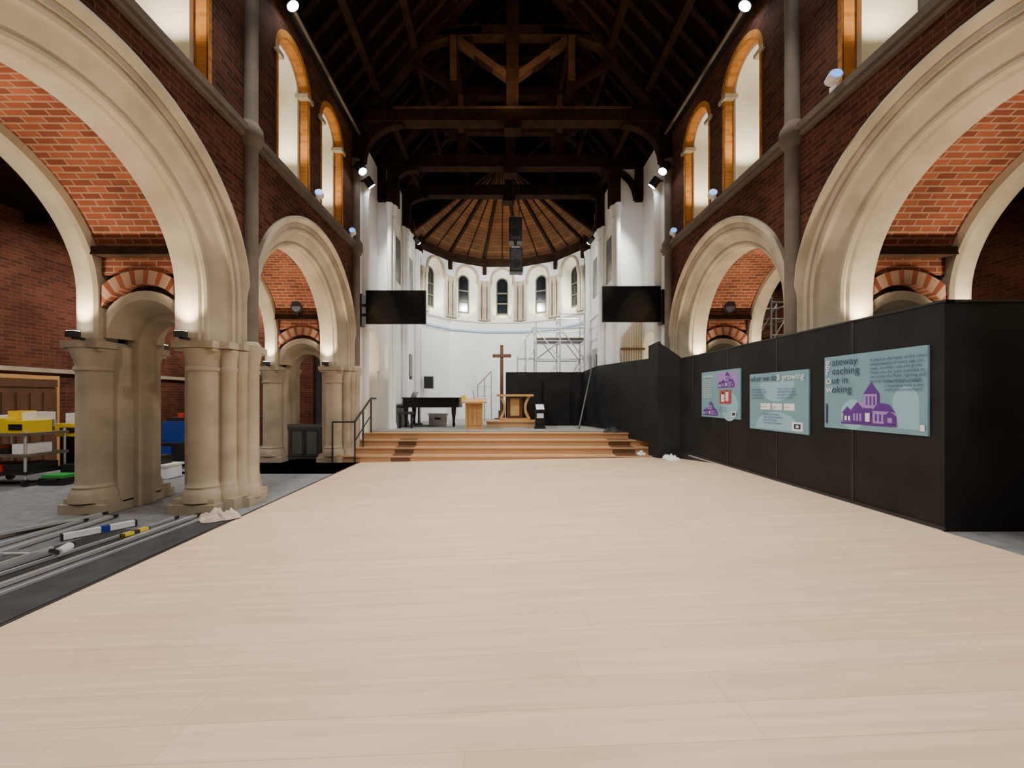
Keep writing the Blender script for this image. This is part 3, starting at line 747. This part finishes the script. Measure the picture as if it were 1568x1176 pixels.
t.path([(-6.75,6.95,.36),(-6.9,6.9,.5),(-7.05,6.95,.4),(-7.15,7.0,.15),(-7.2,7.0,.02)],.03,.03,BLK); t.done()
def rod(name,p,q,w,h,mat,parts=None,z=.008):
    o=B(name); o.beam((*p,z+h/2),(*q,z+h/2),w,h,mat)
    for e0,e1 in((0,.03),(.97,1)):
        a=Vector(p).lerp(Vector(q),e0);c=Vector(p).lerp(Vector(q),e1); o.beam((a.x,a.y,z+h/2),(c.x,c.y,z+h/2),w*1.2,h*1.12,BLK)
    if parts:
        a=Vector(p).lerp(Vector(q),parts[0]);c=Vector(p).lerp(Vector(q),parts[1]); o.beam((a.x,a.y,z+h/2),(c.x,c.y,z+h/2),w*1.1,h*1.12,parts[2])
    o.done()
rod('metal_floor_trim',(-3.98,2.6),(-3.82,5.0),.05,.03,ALU)
rod('metal_floor_trim',(-3.80,2.7),(-3.66,4.95),.025,.02,ALU)
rod('metal_floor_trim',(-4.25,2.9),(-4.02,4.9),.03,.025,ALU)
rod('metal_floor_trim',(-4.75,2.9),(-4.85,4.95),.06,.03,ALU)
rod('metal_floor_trim',(-5.05,3.0),(-5.05,4.8),.03,.03,ALU)
rod('metal_floor_trim',(-5.5,3.1),(-5.2,4.95),.05,.03,STONEP)
rod('metal_floor_trim',(-5.75,3.3),(-4.95,4.95),.03,.03,ALU,z=.04)
rod('cardboard_tube',(-4.62,4.12),(-4.28,4.62),.06,.06,WHITE,(.5,.62,BLUE))
rod('spirit_level',(-3.97,4.12),(-3.93,4.38),.05,.03,YEL,(.4,.6,BLK),z=.04)
la=B('folding_ladder')
for x in(-4.72,-4.38): la.beam((x,2.5,.05),(x+.10,3.75,.05),.03,.07,ALU)
for i in range(5):
    y=2.65+.25*i; la.cyl((-4.72+.08*(y-2.5),y,.05),(-4.38+.08*(y-2.5),y,.05),.015,ALU,8)
la.done()
tl=B('hand_tool'); tl.cyl((-4.15,3.68,.05),(-4.22,3.84,.05),.04,WHITE,12); tl.beam((-4.15,3.68,.05),(-4.1,3.58,.11),.03,.03,BLK); tl.cyl((-4.22,3.84,.05),(-4.24,3.9,.05),.02,BLK); tl.done()
def cloth(name,x,y,z,rx,ry,h,mat,seed):
    rnd=random.Random(seed); o=B(name); n=26
    ph=[rnd.uniform(0,6) for _ in range(6)]
    def P(i,j):
        u=i/n*2-1;v=j/n*2-1
        k=math.sqrt(max(1e-6,u*u+v*v)); m_=max(abs(u),abs(v))
        f=m_/k if k>1e-3 else 1
        u2,v2=u*f*(1+.18*math.sin(3*math.atan2(v,u)+ph[5])),v*f*(1+.2*math.sin(5*math.atan2(v,u)+ph[1]))
        e=max(0,1-m_**2.2)
        X=x+rx*u2; Y=y+ry*v2
        Z=z+.006+h*e**.6*(.55+.25*math.sin(7*u+ph[2]+2*v)+.25*math.sin(9*v+ph[3]-3*u)+.15*math.sin(17*u+ph[4]+11*v))
        return (X,Y,max(z+.004,Z))
    for i in range(n):
        for j in range(n): o.face([P(i,j),P(i+1,j),P(i+1,j+1),P(i,j+1)],mat)
    o.done(ang=80)
cloth('dust_cloth',-3.50,4.86,.01,.24,.17,.12,CLOTH,3)
cloth('white_cloth',3.72,8.5,.18,.14,.3,.10,CLOTHW,5)
cloth('white_cloth',3.38,9.35,.15,.1,.12,.10,CLOTHW,8)
cloth('dark_cloth',3.0,10.4,.6,.25,.15,.14,MATB,9)
# ------------------------------------------------------------ lamps and lights
def spot(loc,target,power,size,blend=.5,col=(1,.9,.78),rad=.05):
    l=bpy.data.lights.new('spot','SPOT'); l.energy=power; l.spot_size=math.radians(size); l.spot_blend=blend; l.color=col; l.shadow_soft_size=rad
    o=bpy.data.objects.new('light_spot',l); bpy.context.collection.objects.link(o)
    o.location=loc; o.rotation_euler=(Vector(target)-Vector(loc)).to_track_quat('-Z','Y').to_euler(); return o
def area(loc,target,power,size,col=(1,.93,.85)):
    l=bpy.data.lights.new('area','AREA'); l.energy=power; l.size=size; l.color=col; l.shape='DISK'
    o=bpy.data.objects.new('light_area',l); bpy.context.collection.objects.link(o)
    o.location=loc; o.rotation_euler=(Vector(target)-Vector(loc)).to_track_quat('-Z','Y').to_euler(); return o
for side,mp in(('left',mL),('right',mR)):
    for yc in(3.55,7.65):
        for sg in(1,-1):
            for d in(.42,1.78):
                y=yc+sg*(1.52-.13)
                f=B('arch_uplighter')
                f.box(y-.04,y+.04,d-.06,d+.06,2.27,2.35,BLK,mp); f.box(*sorted((y,yc+sg*1.53)),d-.02,d+.02,2.25,2.28,BLK,mp)
                f.box(y-.035,y+.035,d-.055,d+.055,2.35,2.352,LAMP,mp); f.done()
                spot(mp(y,d,2.38),mp(yc+sg*1.30,d,4.2),150,105,.9,(1,.83,.60),.04)
for side,mp in(('left',mL),('right',mR)):
    for yc in(3.55,7.65):
        for dy in(-.78,.78):
            spot(mp(yc+dy-.1,.35,STR+.42),mp(yc+dy+.25,.25,7.4),80,130,.7,(1,.87,.64),.03)
def flood(u,mp,tgt,power,size=100,z=7.75,d=-.28,col=(1,.94,.86)):
    p=mp(u,d,z)
    f=B('floodlight')
    T=Vector(tgt); P=Vector(p); dr=(T-P).normalized()
    f.cyl(P-dr*.18,P+dr*.04,.11,BLK,14); f.cyl(P+dr*.041,P+dr*.045,.095,LAMPC,14); w=mp(u,-.02,z+.1); f.beam(P-dr*.08,w,.03,.03,BLK); f.done()
    spot(P+dr*.06,tgt,power,size,.6,col,.12)
for mp,tx in((mL,1.2),(mR,-.6)):
    flood(-1.2,mp,(tx,1.5,0),760,96)  # unseen pair added behind the camera as fill, fittings included
    flood(1.9,mp,(tx,3.2,0),800,96)  # also added out of view overhead to brighten the near floor
    flood(5.3,mp,(tx,4.6,0),800,96)
    flood(6.4,mp,(tx,8.5,0),600,88,z=7.95,d=-.2)
    flood(9.45,mp,(tx,7.8,0),460,88,z=7.0)
    flood(10.1,mp,(tx*.6,13.5,1.2),850,95,z=7.0,col=(1,.97,.92))
for x,tg in((-2.9,(1.2,17,3.6)),(3.2,(-1.0,17,3.6))):
    f=B('floodlight'); f.cyl((x,13.4,7.0),(x*.97,13.6,6.9),.08,BLK,12); f.cyl((x*.97,13.6,6.9),(x*.969,13.61,6.895),.07,LAMPC,12); f.beam((x,13.45,7.0),(x,13.2,7.5),.03,.03,BLK); f.done()
    spot((x*.96,13.7,6.85),tg,950,110,.6,(1,.99,.96),.1)
for p,t in winspots:
    spot(p,t,45,130,.7,(1,.92,.70),.03)
spot((AX,15.2,6.9),(AX,15.0,10),75,150,.8,(1,.72,.42),.1)
for y in(1.5,5.0,8.5,11.5):
    area((-7.8,y,5.0),(-7.8,y,0),100,.5,(1,.93,.85)); area((8,y,5.0),(8,y,0),22,.5,(1,.85,.7))
for side,mp in(('left',mL),('right',mR)):
    spot(mp(10.95,.9,2.0),mp(10.95,.3,3.3),70,140,.7,(1,.85,.65),.05)
for side,mp in(('left',mL),('right',mR)):
    for y in(4.86,7.6,9.3):
        if side=='left' and y<5: continue
        f=B('string_uplighter'); p=Vector(mp(y,-.12,STR+.16))
        s=-1 if side=='left' else 1
        f.box(y-.05,y+.05,-.1,-.03,STR+.06,STR+.12,WHITE,mp)
        f.cyl(p,p+Vector((-s*.02,-.10,.03)),.075,WHITE,16); f.cyl(p+Vector((-s*.02,-.101,.03)),p+Vector((-s*.022,-.108,.032)),.06,BLUEL,16)
        f.done()
for side,mp in(('left',mL),('right',mR)):
    f=B('ledge_floodlight'); f.cyl(mp(9.15,1.1,3.62),mp(9.05,1.1,3.60),.13,BLK,16); f.cyl(mp(9.05,1.1,3.60),mp(9.045,1.1,3.60),.1,GLASSG,16); f.box(9.1,9.14,1.08,1.12,3.44,3.55,BLK,mp); f.done()
spot((XC,8.6,8.7),(XC,10.8,12),80,160,.9,(1,.70,.42),.2)
for side,mp in(('left',mL),('right',mR)):
    f=B('trim_lighting_track_'+side); f.box(-2,9.6,-.20,-.15,7.95,7.99,STONEP,mp); f.box(-2,9.6,-.14,0,8.0,8.03,BLK,mp); f.done()
w=bpy.data.worlds.new('World'); bpy.context.scene.world=w; w.use_nodes=True
w.node_tree.nodes['Background'].inputs[0].default_value=(.02,.02,.02,1); w.node_tree.nodes['Background'].inputs[1].default_value=1
cd=bpy.data.cameras.new('camera'); cam=bpy.data.objects.new('camera',cd); bpy.context.collection.objects.link(cam)
cam.location=(0,0,1.5); cam.rotation_euler=(pi/2,0,0)
cd.sensor_width=36; cd.sensor_fit='HORIZONTAL'; cd.lens=600/1568*36
cd.shift_x=19/1568; cd.shift_y=22/1568; cd.clip_start=.05
bpy.context.scene.camera=cam
